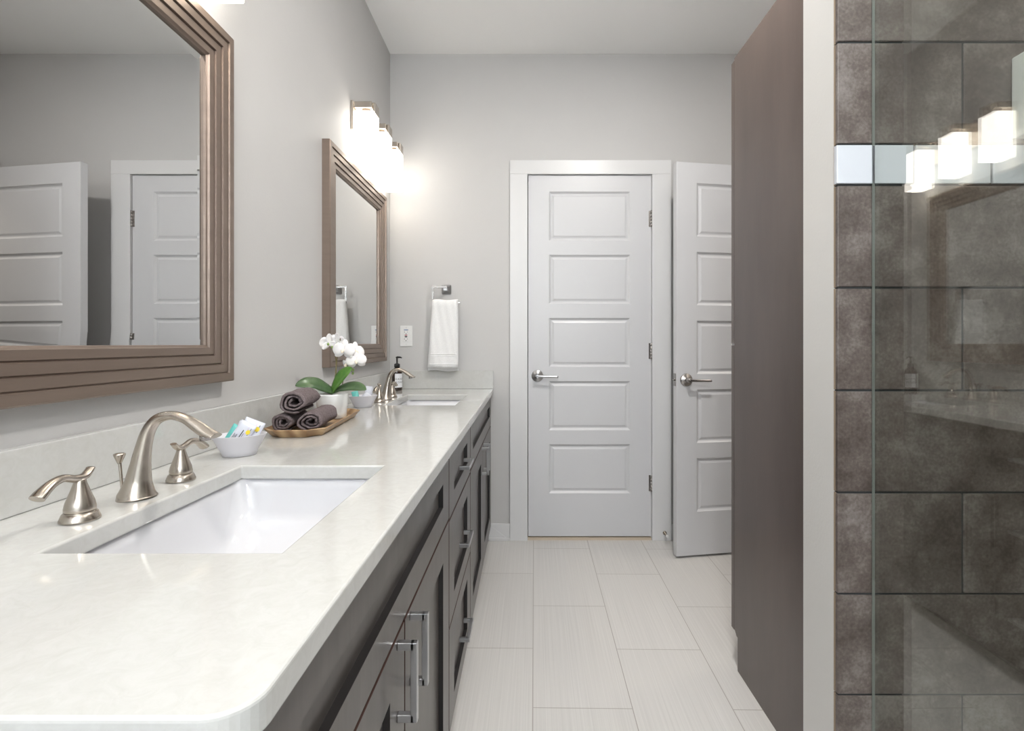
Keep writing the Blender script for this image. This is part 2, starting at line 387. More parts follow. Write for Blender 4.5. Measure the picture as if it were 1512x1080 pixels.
struct('trim_3', c, M['trim'], 'white flat casing around the open doorway in the right wall', 'door casing', bevel=.0015)
struct('trim_4', MB().box((DX0+.005, YB-.012, 0), (DX1-.005, YB+.09, .014)), M['sill'], 'worn wooden threshold strip under the closed door', 'threshold')

# five-panel interior doors
DPROF = [(.004, .004), (.011, .009), (.017, .009), (.028, .0045)]
def door_leaf(wd, ht, z_first, stile):
    ops = []
    for k in range(5):
        zt = z_first - k * .3562
        ops.append((stile, wd - stile, zt - .276, zt))
    return panel_slab(wd, ht, .036, ops, DPROF)
def lever(parent, x, z, sgn=1, mt=None, y=0):
    h = MB().lathe([(.0335, 0), (.0335, -.004), (.030, -.008), (.014, -.010), (.0115, -.014), (.0115, -.045), (.009, -.050)], (x, y, z), 28, axis='y')
    h.tube([(x - sgn*.004, y-.042, z), (x + sgn*.03, y-.046, z-.001), (x + sgn*.07, y-.048, z-.002), (x + sgn*.115, y-.048, z-.003)], [.0085, .0075, .0065, .006], 12, up=(0, 0, 1), rad2=[.009, .007, .006, .005])
    return h.build('lever_handle', mt or M['nickel'], parent)
def hinge(parent, x, y, z):
    h = MB()
    for k in range(5): h.lathe([(.0062, .0185*k - .046), (.0062, .0185*k - .0285)], (x, y, z), 12)
    h.box((x-.014, y+.004, z-.045), (x+.010, y+.0065, z+.045))
    return h.build('hinge', M['darknickel'], parent)
d1 = thing('door_1', (DX0+.007, YB-.006, .020), 'closed white five-panel door in the far wall with a lever handle', 'door', kind='structure')
door_leaf(.692, 2.032, 1.943, .118).build('door_leaf', M['door'], d1, bevel=.001)
lever(d1, .052, .905, mt=M['pull'])
for hz in (.30, 1.045, 1.79): hinge(d1, .6935, -.005, hz)
MB().box((-.0005, .004, .87), (.0015, .03, .96)).build('strike_plate', M['darknickel'], d1)
# open door, hinged on the right wall, free edge towards the room
fx, fy = .768, 2.625
ang = math.atan2(2.742 - fy, XR - .012 - fx)
d2 = thing('door_2', (fx, fy, .012), 'white five-panel door standing open beside the tall brown cabinet', 'door', kind='structure', rotz=ang)
door_leaf(.695, 2.030, 1.925, .112).build('door_leaf', M['door'], d2, bevel=.001)
lever(d2, .053, .907, mt=M['darknickel'])
MB().box((-.0015, .006, .875), (.001, .030, .94)).tube([(-.001, .018, .908), (-.013, .018, .908)], .006, 10).build('latch', M['darknickel'], d2)
for hz in (.30, 1.045, 1.79): hinge(d2, .6975, .036, hz)
# door stop on the casing foot
st = thing('door_stop', (.772, YB-.021, .045), 'small metal spring door stop on the casing foot by the open door', 'door stop')
MB().lathe([(.011, 0), (.011, -.004), (.006, -.006), (.0055, -.05)], (0, 0, 0), 14, axis='y').build('spring', M['nickel'], st)
MB().lathe([(.0085, -.05), (.0085, -.062), (.006, -.065)], (0, 0, 0), 14, axis='y').build('rubber_tip', M['rubber'], st)

# recessed ceiling light, then two added for fill
for i, (cx, cy) in enumerate(CANS):
    t = thing('recessed_light', (cx, cy, ZC), ['round recessed ceiling light over the middle of the vanity', 'added round fill light in the ceiling behind the viewpoint',
              'added round fill light in the ceiling inside the shower'][i], 'ceiling light')
    MB().lathe([(.062, -.001), (.080, -.001), (.082, -.005), (.066, -.009), (.060, -.008)], (0, 0, 0), 36, False, False).build('trim_ring', M['trim'], t)
    MB().lathe([(.061, -.002), (.061, -.006)], (0, 0, 0), 36).build('lens', M['can'], t)

# ------------------------------------------------------------------ vanity
ZT, CT = .852, .0285                         # countertop top, thickness
XF = -.189                                   # counter front edge
XFACE = -.203                                # face of the doors
CB, CTOP = .08, ZT - CT - .004               # bottom and top of the fronts
SHP = [(0.0003, .0115), (.0006, .0115)]
def front(parent, name, y0, y1, z0, z1, stile=.088, rail=.056):
    wd, ht = y1 - y0, z1 - z0
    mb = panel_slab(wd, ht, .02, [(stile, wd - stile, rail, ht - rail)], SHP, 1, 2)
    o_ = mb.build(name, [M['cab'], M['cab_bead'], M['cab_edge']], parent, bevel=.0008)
    o_.location = (XFACE - parent.location.x, y0 - parent.location.y, z0 - parent.location.z)
    o_.rotation_euler = (0, 0, R(90)); return o_
def pull(parent, y, z, vertical, L=.125):
    """bar pull in the local frame of a front (x along the front, -y outwards)"""
    h = MB(); hb = .0055; pr = .026
    if vertical:
        h.box((y-hb, -pr-hb, z-L/2), (y+hb, -pr+hb, z+L/2))
        for s_ in (-1, 1): h.box((y-hb, -pr, z+s_*(L/2-.006)-.006), (y+hb, 0, z+s_*(L/2-.006)+.006))
    else:
        h.box((y-L/2, -pr-hb, z-hb), (y+L/2, -pr+hb, z+hb))
        for s_ in (-1, 1): h.box((y+s_*(L/2-.006)-.006, -pr, z-hb), (y+s_*(L/2-.006)+.006, 0, z+hb))
    return h.build('handle', M['pull'], parent, bevel=.001)
def carcass(t, y0, y1, cols):
    x0, x1 = XL + .002, XFACE - .0205
    b_ = MB()
    b_.box((x0, y0, .09), (x1, y0+.016, CTOP)).box((x0, y1-.016, .09), (x1, y1, CTOP)).box((x0, y0+.016, .09), (x1, y1-.016, .106)).box((x0, y0+.016, .106), (x0+.012, y1-.016, CTOP))
    b_.box((x1-.02, y0+.016, CTOP-.035), (x1, y1-.016, CTOP))
    b_.build('carcass', M['cab_edge'], t, world=True)
    MB().box((x0, y0, 0), (x1-.06, y0+.016, .09)).box((x0, y1-.016, 0), (x1-.06, y1, .09)).box((x1-.075, y0+.016, 0), (x1-.06, y1-.016, .09)).build('toe_kick', M['cab'], t, world=True)
G = .0034
def sink_base(name, y0, y1, label, grp):
    t = thing(name, ((XL+XFACE)/2, (y0+y1)/2, 0), label, 'cabinet', grp)
    carcass(t, y0, y1, None); ym = (y0+y1)/2
    front(t, 'false_front', y0+G, y1-G, .648+G, CTOP)
    a = front(t, 'door', y0+G, ym-G, CB, .648-G, rail=.073); pull(a, ym-G-y0-G-.042, .574-CB, True)
    b_ = front(t, 'door', ym+G, y1-G, CB, .648-G, rail=.073); pull(b_, .038, .574-CB, True)
    return t
sink_base('sink_base_cabinet', .368, 1.332, 'dark wood sink base cabinet with two doors nearest the viewpoint', 'vanity cabinets')
t = thing('drawer_cabinet', ((XL+XFACE)/2, 1.584, 0), 'dark wood three-drawer cabinet in the middle of the vanity', 'cabinet', 'vanity cabinets')
carcass(t, 1.334, 1.835, None)
for z0, z1 in ((CB, .358-G), (.358+G, .642-G), (.642+G, CTOP)):
    o = front(t, 'drawer', 1.334+G, 1.835-G, z0, z1, stile=.09, rail=.052); pull(o, .25, (z1-z0)/2, False, .118)
sink_base('sink_base_cabinet', 1.837, 2.878, 'dark wood sink base cabinet with two doors at the far wall', 'vanity cabinets')

# countertop with two sink cut-outs
S1, S2 = (-.592, -.298, .620, 1.061), (-.592, -.298, 2.105, 2.546)
bm = bmesh.new()
xs = [XL+.001, S1[0], S1[1], XF]; ys = [.345, S1[2], S1[3], S2[2], S2[3], YB-.001]
def quad(pts): bm.faces.new([bm.verts.new((p[0], p[1], ZT)) for p in pts])
for i in range(3):
    for j in range(5):
        if i == 1 and j in (1, 3): continue
        if i == 2 and j == 0:
            r = .034; arc = [(XF - r + r*math.sin(a), .345 + r - r*math.cos(a)) for a in [PI/2*k/8 for k in range(9)]]
            quad([(xs[i], ys[j])] + arc + [(XF, ys[1]), (xs[i], ys[1])])
        else: quad([(xs[i], ys[j]), (xs[i+1], ys[j]), (xs[i+1], ys[j+1]), (xs[i], ys[j+1])])
bmesh.ops.remove_doubles(bm, verts=bm.verts, dist=1e-5)
ex = bmesh.ops.extrude_face_region(bm, geom=list(bm.faces))
bmesh.ops.translate(bm, vec=(0, 0, -CT), verts=[q for q in ex['geom'] if isinstance(q, bmesh.types.BMVert)])
bmesh.ops.recalc_face_normals(bm, faces=bm.faces)
ct = thing('countertop', (-.48, 1.6, ZT - CT), 'long cream quartz vanity countertop with two undermount sink cut-outs', 'countertop')
bmesh.ops.translate(bm, vec=(.48, -1.6, -(ZT-CT)), verts=bm.verts)
me = bpy.data.meshes.new('slab'); bm.to_mesh(me); bm.free(); me.materials.append(M['quartz'])
o = bpy.data.objects.new('slab', me); COL.objects.link(o); o.parent = ct
q = o.modifiers.new('bevel', 'BEVEL'); q.width = .0035; q.segments = 3; q.limit_method = 'ANGLE'; q.angle_limit = R(40)
BS = .950
def bsplash(a, b_, label):
    c_ = Vector(((a[0]+b_[0])/2, (a[1]+b_[1])/2, ZT))
    o_ = MB().box(Vector(a)-c_, Vector(b_)-c_).build('backsplash', M['quartz'], loc=c_, bevel=.0018)
    tag(o_, label, 'backsplash', 'cream quartz backsplashes')
bsplash((XL+.001, .345, ZT+.0003), (XL+.020, YB-.001, BS), 'long cream quartz backsplash along the left wall under the mirrors')
bsplash((XL+.0205, YB-.020, ZT+.0003), (XF, YB-.001, BS+.004), 'short cream quartz backsplash on the far wall under the towel')

# undermount sinks
def make_sink(cx, cy, label):
    t = thing('undermount_sink', (cx, cy, ZT-CT-.155), label, 'sink', 'undermount sinks')
    hx, hy = .147+.006, .2205+.006; zt = .1548; mb = MB(); inn = []; outr = []
    for k, (fz, ix, iy, r) in enumerate([(0, 0, 0, .022), (-.02, .002, .003, .03), (-.06, .008, .016, .04), (-.095, .014, .04, .05), (-.122, .028, .075, .06), (-.134, .055, .115, .055), (-.138, .09, .16, .04)]):
        inn.append(rrect(0, 0, hx-ix, hy-iy, r, zt+fz, 8))
        outr.append(rrect(0, 0, hx-ix+.010, hy-iy+.010, r+.008, zt+fz-(0 if k == 0 else .008), 8))
    mb.loft(list(reversed(outr)) + inn, True, True)
    mb.build('basin', M['porcelain'], t)
    MB().lathe([(.0, .0175), (.021, .0182), (.0245, .020), (.026, .0178)], (0, 0, 0), 28, False, False).build('drain', M['nickel'], t)
    return t
make_sink(-.445, .8405, 'white rectangular undermount sink nearest the viewpoint')
make_sink(-.445, 2.3255, 'white rectangular undermount sink nearest the far wall')

# widespread faucets
def make_faucet():
    t = thing('faucet', (-.641, .8405, ZT+.0008), 'brushed nickel widespread faucet with two levers behind the near sink', 'faucet', 'widespread faucets')
    pts = [(0,0,0), (0,0,.006), (.0023,0,.027), (.0063,0,.056), (.0115,0,.0846), (.0195,0,.110), (.034,0,.1285), (.057,0,.1345), (.080,0,.1285), (.0976,0,.1175), (.114,0,.107), (.131,0,.1005)]
    ra = [.0285, .0265, .0188, .0142, .0118, .0104, .0092, .0086, .0096, .0118, .0140, .0152]
    rb = [.0285, .0265, .0188, .0142, .0114, .0098, .0085, .0072, .0075, .0090, .0085, .0035]
    sp = MB().tube(pts, ra, 28, (0, 1, 0), rb, sub=5).build('spout', M['nickel'], t)
    MB().lathe([(.0085, .094), (.0085, .104)], (.112, 0, 0), 16).build('aerator', M['darknickel'], sp)
    for s_ in (-1, 1):
        b_ = MB().lathe([(.0240, 0), (.0240, .002), (.0208, .0100), (.0200, .0108), (.0176, .0110), (.0176, .0126), (.0186, .0132), (.0186, .018), (.0170, .026), (.0138, .035), (.0106, .044), (.0080, .052), (.0070, .057), (.005, .060)], (0, s_*.107, 0), 36).build('handle', M['nickel'], t)
        MB().tube([(-.001, s_*.107 - s_*.019, .0705), (0, s_*.107 - s_*.008, .061), (0, s_*.107 + s_*.008, .0605), (0, s_*.107 + s_*.027, .066), (.001, s_*.107 + s_*.045, .063), (.001, s_*.107 + s_*.060, .054), (.001, s_*.107+s_*.066, .049)],
                  [.0065, .0068, .0056, .0060, .0075, .0098, .0102], 18, (1, 0, 0), [.0026, .005, .0054, .0054, .0058, .0066, .0068], sub=5).build('lever', M['nickel'], b_)
    MB().tube([(-.028, .006, .0004), (-.0325, .006, .052), (-.033, .006, .058)], [.0024, .0024, .0024], 10).lathe([(.003, .054), (.0045, .058), (.0085, .068), (.0085, .070), (.005, .0715)], (-.0335, .006, 0), 20).build('lift_rod', M['nickel'], t)
    return t
fa = make_faucet()
fb = copy_tree(fa); fb.location.y = 2.3255; fb['label'] = 'brushed nickel widespread faucet with two levers behind the far sink'

# ------------------------------------------------------------------ framed mirrors
def make_mirror():
    y0, y1, z0, z1 = 0, .783, 0, .864
    t = thing('framed_mirror', (XL, .512, 1.012), 'large bronze stepped frame mirror over the near sink', 'mirror', 'bronze framed mirrors')
    # section, (distance in from the outer edge, height off the wall)
    sec = [(0, .0), (0, .029), (.003, .032), (.0200, .032), (.0215, .0262), (.0235, .0262), (.0243, .0285), (.0420, .0285), (.0435, .0225), (.0455, .0225), (.0463, .0248),
           (.0640, .0248), (.0655, .0190), (.0675, .0190), (.0683, .0212), (.0840, .0212), (.0865, .0170), (.0900, .0150), (.0905, .009)]
    fr_ = MB(); rings = []
    for ins, h in sec: rings.append([(h, y0+ins, z0+ins), (h, y1-ins, z0+ins), (h, y1-ins, z1-ins), (h, y0+ins, z1-ins)])
    for i in range(len(rings)-1):
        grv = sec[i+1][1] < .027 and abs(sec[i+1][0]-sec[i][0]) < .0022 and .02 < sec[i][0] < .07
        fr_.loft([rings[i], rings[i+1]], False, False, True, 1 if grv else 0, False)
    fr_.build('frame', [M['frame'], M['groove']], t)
    a = .0895; bv = .024
    gm = MB(); o_ = [(.0095, y0+a, z0+a), (.0095, y1-a, z0+a), (.0095, y1-a, z1-a), (.0095, y0+a, z1-a)]
    i_ = [(.0104, y0+a+bv, z0+a+bv), (.0104, y1-a-bv, z0+a+bv), (.0104, y1-a-bv, z1-a-bv), (.0104, y0+a+bv, z1-a-bv)]
    gm.loft([o_, i_], False, True, True, 0, False)
    gm.build('mirror_glass', M['mirror'], t)
    return t
m1 = make_mirror()
m2 = copy_tree(m1); m2.location = (XL, 1.926, 1.015); m2['label'] = 'bronze stepped frame mirror over the far sink below three lamps'

# ------------------------------------------------------------------ vanity lights
def make_light():
    t = thing('vanity_light', (XL, 2.283, 2.02), 'brushed nickel three-shade vanity light above the far mirror', 'wall light', 'three-shade vanity lights')
    MB().box((0, -.047, .025), (.013, .50, .152)).build('back_plate', M['nickel'], t, bevel=.002)
    for k in range(3):
        y = k * .2255
        arm = MB().box((.013, y-.043, .122), (.092, y+.043, .150)).box((.092, y-.030, .106), (.104, y+.030, .150)).build('arm', M['nickel'], t, bevel=.003)
        MB().lathe([(.019, .108), (.020, .110), (.020, .122)], (.056, y, 0), 20).build('socket', M['nickel'], arm)
        h0, h1, hs, th = -.092, .108, .0425, .004
        sh = MB(); cx = .0575
        # open-bottomed square frosted shade
        sh.loft([rrect(cx, y, hs-th, hs-th, .004, h1-th, 3), rrect(cx, y, hs-th, hs-th, .004, h0, 3), rrect(cx, y, hs, hs, .006, h0, 3), rrect(cx, y, hs, hs, .006, h1, 3)], True, True, True, 0, False)
        so = sh.build('shade', M['shade'], t)
        MB().lathe([(.004, .10), (.013, .085), (.014, .06), (.028, .02), (.030, 0.0), (.024, -.022), (.010, -.033)], (cx, y, 0), 18).build('bulb', M['bulb'], so)
    return t
v1 = make_light()
v2 = copy_tree(v1); v2.location = (XL, .727, 2.01); v2['label'] = 'brushed nickel three-shade vanity light above the near mirror'

# ------------------------------------------------------------------ towel ring, hand towel, outlet
t = thing('towel_ring', (-.453, YB, 1.412), 'satin square open towel ring on the far wall', 'towel ring')
MB().loft([rrect(0, 0, .026, .026, .004, 0, 3), rrect(0, 0, .026, .026, .004, .008, 3), rrect(0, 0, .013, .013, .003, .022, 3), rrect(0, 0, .010, .010, .003, .050, 3)], smooth=False).xf(Matrix.Rotation(R(90), 4, 'X')).build('mount', M['pull'], t)
bb = .0045; ry = -.056
MB().box((-.072, ry-.005, .003), (.010, ry+.005, .0125)).box((-.072, ry-.005, -.083), (-.063, ry+.005, .003)).box((-.063, ry-.005, -.083), (.086, ry+.005, -.074)).build('ring', M['darknickel'], t, bevel=.001)

tb_z = 1.412 - .0785; ty = YB + ry
tw_ = MB(); rings = []
prof = []                                    # folded hand towel, thick loop over the bar: (y offset, z) outer path then back
def towel_side(z0f, z0b):
    P = []
    for k in range(17): P.append((-.0155 - .0035*math.sin(k*.5)*.3 - .0012*math.sin(k*.9), z0f + (tb_z - z0f) * k / 16))
    for k in range(1, 9): a = PI - PI*k/8; P.append((.0158*math.cos(a), tb_z + .0165*math.sin(a)))
    for k in range(1, 17): P.append((.0155 + .001*math.sin(k*.8), tb_z - (tb_z - z0b)*k/16))
    return P
outp = towel_side(.972, .955)
inp = [(y*.42, z if i not in (0, len(outp)-1) else z) for i, (y, z) in enumerate(outp)]
inp = [(y, z - (.010 if z > tb_z else 0)) for y, z in inp]
nx = 22
for i in range(nx + 1):
    s_ = i / nx; ring = []
    for (y, z) in outp + list(reversed(inp)):
        k = max(0, min(1, (tb_z + .02 - z) / .38))
        xl, xr = -.523 - .027*k, -.381 + .002*k
        wob = .0028*math.sin(s_*9 + z*14)*k + .0012*math.sin(s_*23+z*31)
        ed_ = .35 + .65*min(1, min(s_, 1-s_)*12)**.5
        zz = z + (.003*math.sin(s_*7) if z < 1.0 else .002*math.sin(s_*8))
        ring.append((xl + (xr-xl)*s_, ty + y*ed_ + wob*(1 if y < 0 else .4), zz))
    rings.append(ring)
tw_.loft(rings, True, True)
t = thing('hand_towel', (-.452, ty, .955), 'white terry hand towel hanging folded from the towel ring', 'towel')
tw_.build('cloth', M['towel'], t, world=True)
hb = MB()
for z in (1.048, 1.037, .993):
    row = []
    for i in range(nx + 1):
        s_ = i / nx; k = max(0, min(1, (tb_z + .02 - z) / .38)); xl, xr = -.523 - .027*k, -.381 + .002*k
        wob = .0028*math.sin(s_*9 + z*14)*k + .0012*math.sin(s_*23+z*31); ed_ = .35 + .65*min(1, min(s_, 1-s_)*12)**.5
        row.append(Vector((xl+(xr-xl)*s_, ty - .0162*ed_ + wob - .0006, z)))
    hb.tube(row[1:-1], .0022, 8, (0, 0, 1), sub=1)
hb.build('woven_band', M['towel'], t, world=True)

t = thing('wall_outlet', (-.6805, YB, 1.149), 'white outlet with red and black buttons on the far wall beside the mirror', 'outlet')
MB().box((-.035, -.006, -.0585), (.035, 0, .0585)).build('cover_plate', M['plastic'], t, bevel=.002)
MB().box((-.0165, -.0085, -.0335), (.0165, -.006, .034)).build('receptacle', M['plastic'], t, bevel=.0008)
MB().box((-.007, -.0105, .0025), (.007, -.0085, .0075)).build('test_button', M['red'], t)['label'] = 'red button'
MB().box((-.007, -.0105, -.0075), (.007, -.0085, -.0005)).build('reset_button', M['black'], t)['label'] = 'black button'
for sgn, zz in ((1, .0225), (-1, -.0165)):
    sl = MB()
    for bx_ in (((-.010, -.0088, zz-.0035), (-.0075, -.0084, zz+.0035)), ((.0065, -.0088, zz-.0028), (.0085, -.0084, zz+.0028)), ((-.003, -.0088, zz-.0115), (.003, -.0084, zz-.0075))):
        MB().box(*bx_).build('slot', M['slot'], t)
MB().box((-.012, -.0087, .0318), (.012, -.0084, .0365)).build('print', M['blue'], t)
for zz in (.047, -.047): MB().box((-.002, -.0064, zz-.001), (.002, -.006, zz+.001)).build('screw', M['darknickel'], t)

# ------------------------------------------------------------------ bowls of packets
def make_bowl(x, y, ang_, label):
    t = thing('oval_bowl', (x, y, ZT), label, 'bowl', 'pale grey oval bowls', rotz=ang_)
    def el(a, b_, z, k=40): return [(a*math.cos(2*PI*j/k), b_*math.sin(2*PI*j/k), z) for j in range(k)]
    mb = MB().loft([el(.031, .023, 0), el(.034, .025, .001), el(.0375, .028, .010), el(.0555, .042, .0468), el(.056, .0425, .0478), el(.054, .0405, .0478), el(.036, .0265, .011), el(.029, .021, .006)])
    mb.build('shell', M['bowl'], t)
    return t
B1 = (-.652, 1.160); B2 = (-.652, 2.035)
make_bowl(*B1, R(28), 'pale grey oval bowl of packets beside the near faucet')
make_bowl(*B2, R(28), 'pale grey oval bowl of wrapped items beside the far faucet')
def packet(name, loc, size, rot, mt, label, cat, grp, print_=True, ribs=False):
    """sealed sachet: pillow body with flat crimped ends; local x width, z height, front -y"""
    w_, h_, t_ = size; k = 8; mb = MB(); fr_, bk = [], []
    for j in range(k+1):
        for i in range(k+1):
            u_, v_ = i/k, j/k
            pz = t_*max(0, math.sin(PI*u_))**.5*max(0, math.sin(PI*min(max((v_-.1)/.8, 0), 1)))**.5 + .0006
            fr_.append(((u_-.5)*w_, -pz, v_*h_)); bk.append(((u_-.5)*w_, pz, v_*h_))
    fs = [(j*(k+1)+i, j*(k+1)+i+1, (j+1)*(k+1)+i+1, (j+1)*(k+1)+i) for j in range(k) for i in range(k)]
    mb.add(fr_, fs, smooth=True); mb.add(bk, fs, smooth=True)
    rim = [i for i in range(k+1)] + [j*(k+1)+k for j in range(1, k+1)] + [k*(k+1)+i for i in reversed(range(k))] + [j*(k+1) for j in reversed(range(1, k))]
    mb.add([fr_[i] for i in rim] + [bk[i] for i in rim], [(a, (a+1) % len(rim), (a+1) % len(rim)+len(rim), a+len(rim)) for a in range(len(rim))])
    t = thing(name, loc, label, cat, grp); t.rotation_euler = rot
    mb.build('wrapper', mt, t)
    if print_:
        y = -t_ - .0009
        p = MB(); sp_ = MB()
        def q(mb_, x0, z0, x1, z1): mb_.add([(x0*w_, y, z0*h_), (x1*w_, y, z0*h_), (x1*w_, y, z1*h_), (x0*w_, y, z1*h_)], [(0,1,2,3)])
        q(p, -.06, .22, .0, .72); q(p, .06, .22, .09, .62); q(p, -.24, .2, -.20, .5); q(p, -.31, .2, -.28, .46); q(p, -.38, .2, -.35, .5); q(p, .30, .60, .33, .88)
        p.build('print', M['ink'], t)
        sp_.add([(w_*.26 + w_*.13*math.cos(a*PI/6), y-.0003, h_*.72 + h_*.085*math.sin(a*PI/6)) for a in range(12)], [tuple(range(12))])
        sp_.build('spot', M['yellow'], t)['label'] = 'yellow spot'
        l_ = MB(); q(l_, .14, .22, .16, .9); l_.build('stripe', M['lilac'], t)
    return t
bz = ZT + .0085
packet('sachet', (B1[0]+.006, B1[1]-.002, bz+.010), (.044, .066, .0026), (R(-14), R(24), R(14)), M['packet'], 'white printed sachet with a yellow spot, rightmost in the near bowl', 'packet', 'items in the near bowl')
packet('sachet', (B1[0]-.010, B1[1]-.012, bz+.010), (.036, .064, .0026), (R(-8), R(32), R(8)), M['packet'], 'white printed sachet with a yellow spot, in the middle of the near bowl', 'packet', 'items in the near bowl')
packet('sachet', (B1[0]-.016, B1[1]+.008, bz+.008), (.032, .060, .0022), (R(-12), R(22), R(6)), M['clear'], 'plain pale sachet behind the middle one in the near bowl', 'packet', 'items in the near bowl', False)
packet('wrapped_soap', (B1[0]-.030, B1[1]-.004, bz+.014), (.020, .052, .004), (R(-4), R(30), R(10)), M['teal'], 'teal wrapped item at the left of the near bowl', 'packet', 'items in the near bowl', False)
packet('wrapped_soap', (B2[0]-.022, B2[1]-.006, bz+.012), (.026, .046, .006), (R(-10), R(-14), R(10)), M['teal'], 'teal wrapped item at the left of the far bowl', 'packet', 'items in the far bowl', False)
packet('sachet', (B2[0]-.004, B2[1]-.006, bz+.010), (.034, .046, .004), (R(-14), R(38), R(6)), M['clear'], 'pale crumpled sachet in the middle of the far bowl', 'packet', 'items in the far bowl', False)
packet('sachet', (B2[0]+.014, B2[1]+.004, bz+.010), (.026, .066, .003), (R(-8), R(8), R(16)), M['packet'], 'tall pale sachet at the right of the far bowl', 'packet', 'items in the far bowl', False)
packet('sachet', (B2[0]+.018, B2[1]+.006, bz+.016), (.024, .056, .003), (R(-8), R(14), R(40)), M['clear'], 'clear shiny sachet at the right rim of the far bowl', 'packet', 'items in the far bowl', False)

# ------------------------------------------------------------------ tray, rolled towels, orchid
TA = R(5.0)                                  # tray turned a little towards the wall
TC = Vector((-.650, 1.590, ZT))
def octo(hx, hy, c_, z): return [(hx, -hy+c_, z), (hx, hy-c_, z), (hx-c_, hy, z), (-hx+c_, hy, z), (-hx, hy-c_, z), (-hx, -hy+c_, z), (-hx+c_, -hy, z), (hx-c_, -hy, z)]
t = thing('wooden_tray', TC, 'striped wooden tray with cut corners holding towels and orchid', 'tray', rotz=TA)
MB().loft([octo(.067, .213, .034, 0), octo(.084, .233, .040, .022), octo(.0805, .229, .038, .0235), octo(.064, .210, .033, .0065)], smooth=False).build('tray_body', M['acacia'], t, bevel=.0015)
def on_tray(x, y, z): 
    return Vector((TC.x + x*math.cos(TA) - y*math.sin(TA), TC.y + x*math.sin(TA) + y*math.cos(TA), ZT + z))
def roll(x, y, z, Rr, L, rz, spin, label, seed):
    rnd = random.Random(seed)
    th, pitch, turns = .0066, .0118, 2.5
    k = int(turns*22); r1 = Rr - th; r0 = max(.0045, r1 - pitch*turns)
    ns = 14; mb = MB(); rings = []
    for q in range(ns+1):
        s_ = q/ns; yy = s_*L; ring_o, ring_i = [], []
        endr = 1 - .10*max(0, (abs(s_-.5)*2-.86)/.14)**2
        for j in range(k+1):
            f_ = j/k; a = spin + f_*turns*2*PI
            rr = r0 + (r1-r0)*f_
            wv = 1 + .05*math.sin(3*a+seed) + .03*math.sin(5*a + s_*6+seed)
            po = 1 + .025*math.sin(s_*11+seed)
            sag = 1.0
            ro, ri = (rr+th)*wv*endr*po, rr*wv*endr*po
            dy = .0028*math.sin(7*a+seed)*(1 if q in (0, ns) else 0) + ((.010*(1-f_) + .005*math.sin(a*.8+seed)) if q == 0 else 0)
            ring_o.append((ro*math.cos(a), yy+dy, ro*math.sin(a)*.79)); ring_i.append((ri*math.cos(a), yy+dy, ri*math.sin(a)*.79))
        rings.append(ring_o + list(reversed(ring_i)))
    kk = len(rings[0]); vs = [p for r_ in rings for p in r_]; fs = []
    for i in range(ns):
        for j in range(kk): fs.append((i*kk+j, i*kk+(j+1) % kk, (i+1)*kk+(j+1) % kk, (i+1)*kk+j))
    for base in (0, ns*kk):
        for j in range(k): fs.append((base+j, base+j+1, base+kk-2-j, base+kk-1-j))
    mb.add(vs, fs, smooth=True)
    p = on_tray(x, y, z)
    t_ = thing('rolled_towel', p, label, 'towel', 'rolled charcoal towels', rotz=TA+rz)
    mb.build('terry_roll', M['dtowel'], t_)
    tag(t_, label, 'towel', 'rolled charcoal towels')
RZ = .0065
roll(-.036, -.190, RZ+.0300, .0345, .165, R(3), R(120), 'rolled charcoal brown towel at the lower left of the tray', 1)
roll(.037, -.188, RZ+.0318, .0385, .190, R(2), R(70), 'rolled charcoal brown towel at the lower right of the tray', 4)
roll(-.006, -.194, RZ+.0860, .0420, .172, R(4), R(110), 'rolled charcoal brown towel on top of the other two', 2)

OP = on_tray(.010, .118, .0066)              # orchid pot foot
oc = thing('potted_orchid', OP, 'white orchid with green leaves in a white pot on the tray', 'plant')
MB().lathe([(.042, 0), (.0455, .002), (.0465, .022), (.047, .036), (.0490, .041), (.0495, .076), (.0497, .080), (.0470, .080), (.0455, .062), (.0, .062)], (0, 0, 0), 44, True, False).build('pot', M['pot'], oc)
MB().lathe([(.0, .070), (.03, .069), (.0452, .066)], (0, 0, 0), 28, False, False).build('bark', M['soil'], oc)
Yp = OP.y
def P3(px, py, dy=0):
    Y = Yp + dy
    return Vector(((px-778)*Y/755 - OP.x, dy, CAM_H - (py-508)*Y/755 - OP.z))
def leaf(pts, width, mt, fold=.25, up=(0, 0, 1)):
    pts = [Vector(p) for p in pts]; N = 18; P = []
    def bez(t): # Catmull over pts
        f_ = t*(len(pts)-1); i = min(int(f_), len(pts)-2); u_ = f_-i
        g_ = lambda q: pts[max(0, min(len(pts)-1, q))]
        a, b_, c_, d_ = g_(i-1), g_(i), g_(i+1), g_(i+2)
        return .5*((2*b_)+(c_-a)*u_+(2*a-5*b_+4*c_-d_)*u_*u_+(3*b_-a-3*c_+d_)*u_**3)
    up = Vector(up); rings = []
    for k in range(N+1):
        s_ = k/N; p = bez(s_); tn = (bez(min(1, s_+.02)) - bez(max(0, s_-.02))).normalized()
        side = tn.cross(up).normalized(); nn = side.cross(tn)
        wd = width*(.32 + .68*math.sin(PI*min(1, s_*.62+.02)/1.24*1.24)**.8 if s_ < .75 else 0)
        wd = width * max(.04, (min(1, .42 + 1.25*s_) * (1 - max(0, (s_-.55)/.45)**2.6)))
        th = .0009
        top = [p + side*wd*u_*.5 + nn*(fold*wd*abs(u_)*.5 + th) for u_ in (-1, -.6, -.25, 0, .25, .6, 1)]
        bot = [p + side*wd*u_*.5 + nn*(fold*wd*abs(u_)*.5 - th) for u_ in (1, .6, .25, 0, -.25, -.6, -1)]
        rings.append(top + bot)
    return MB().loft(rings).build('leaf', mt, oc)
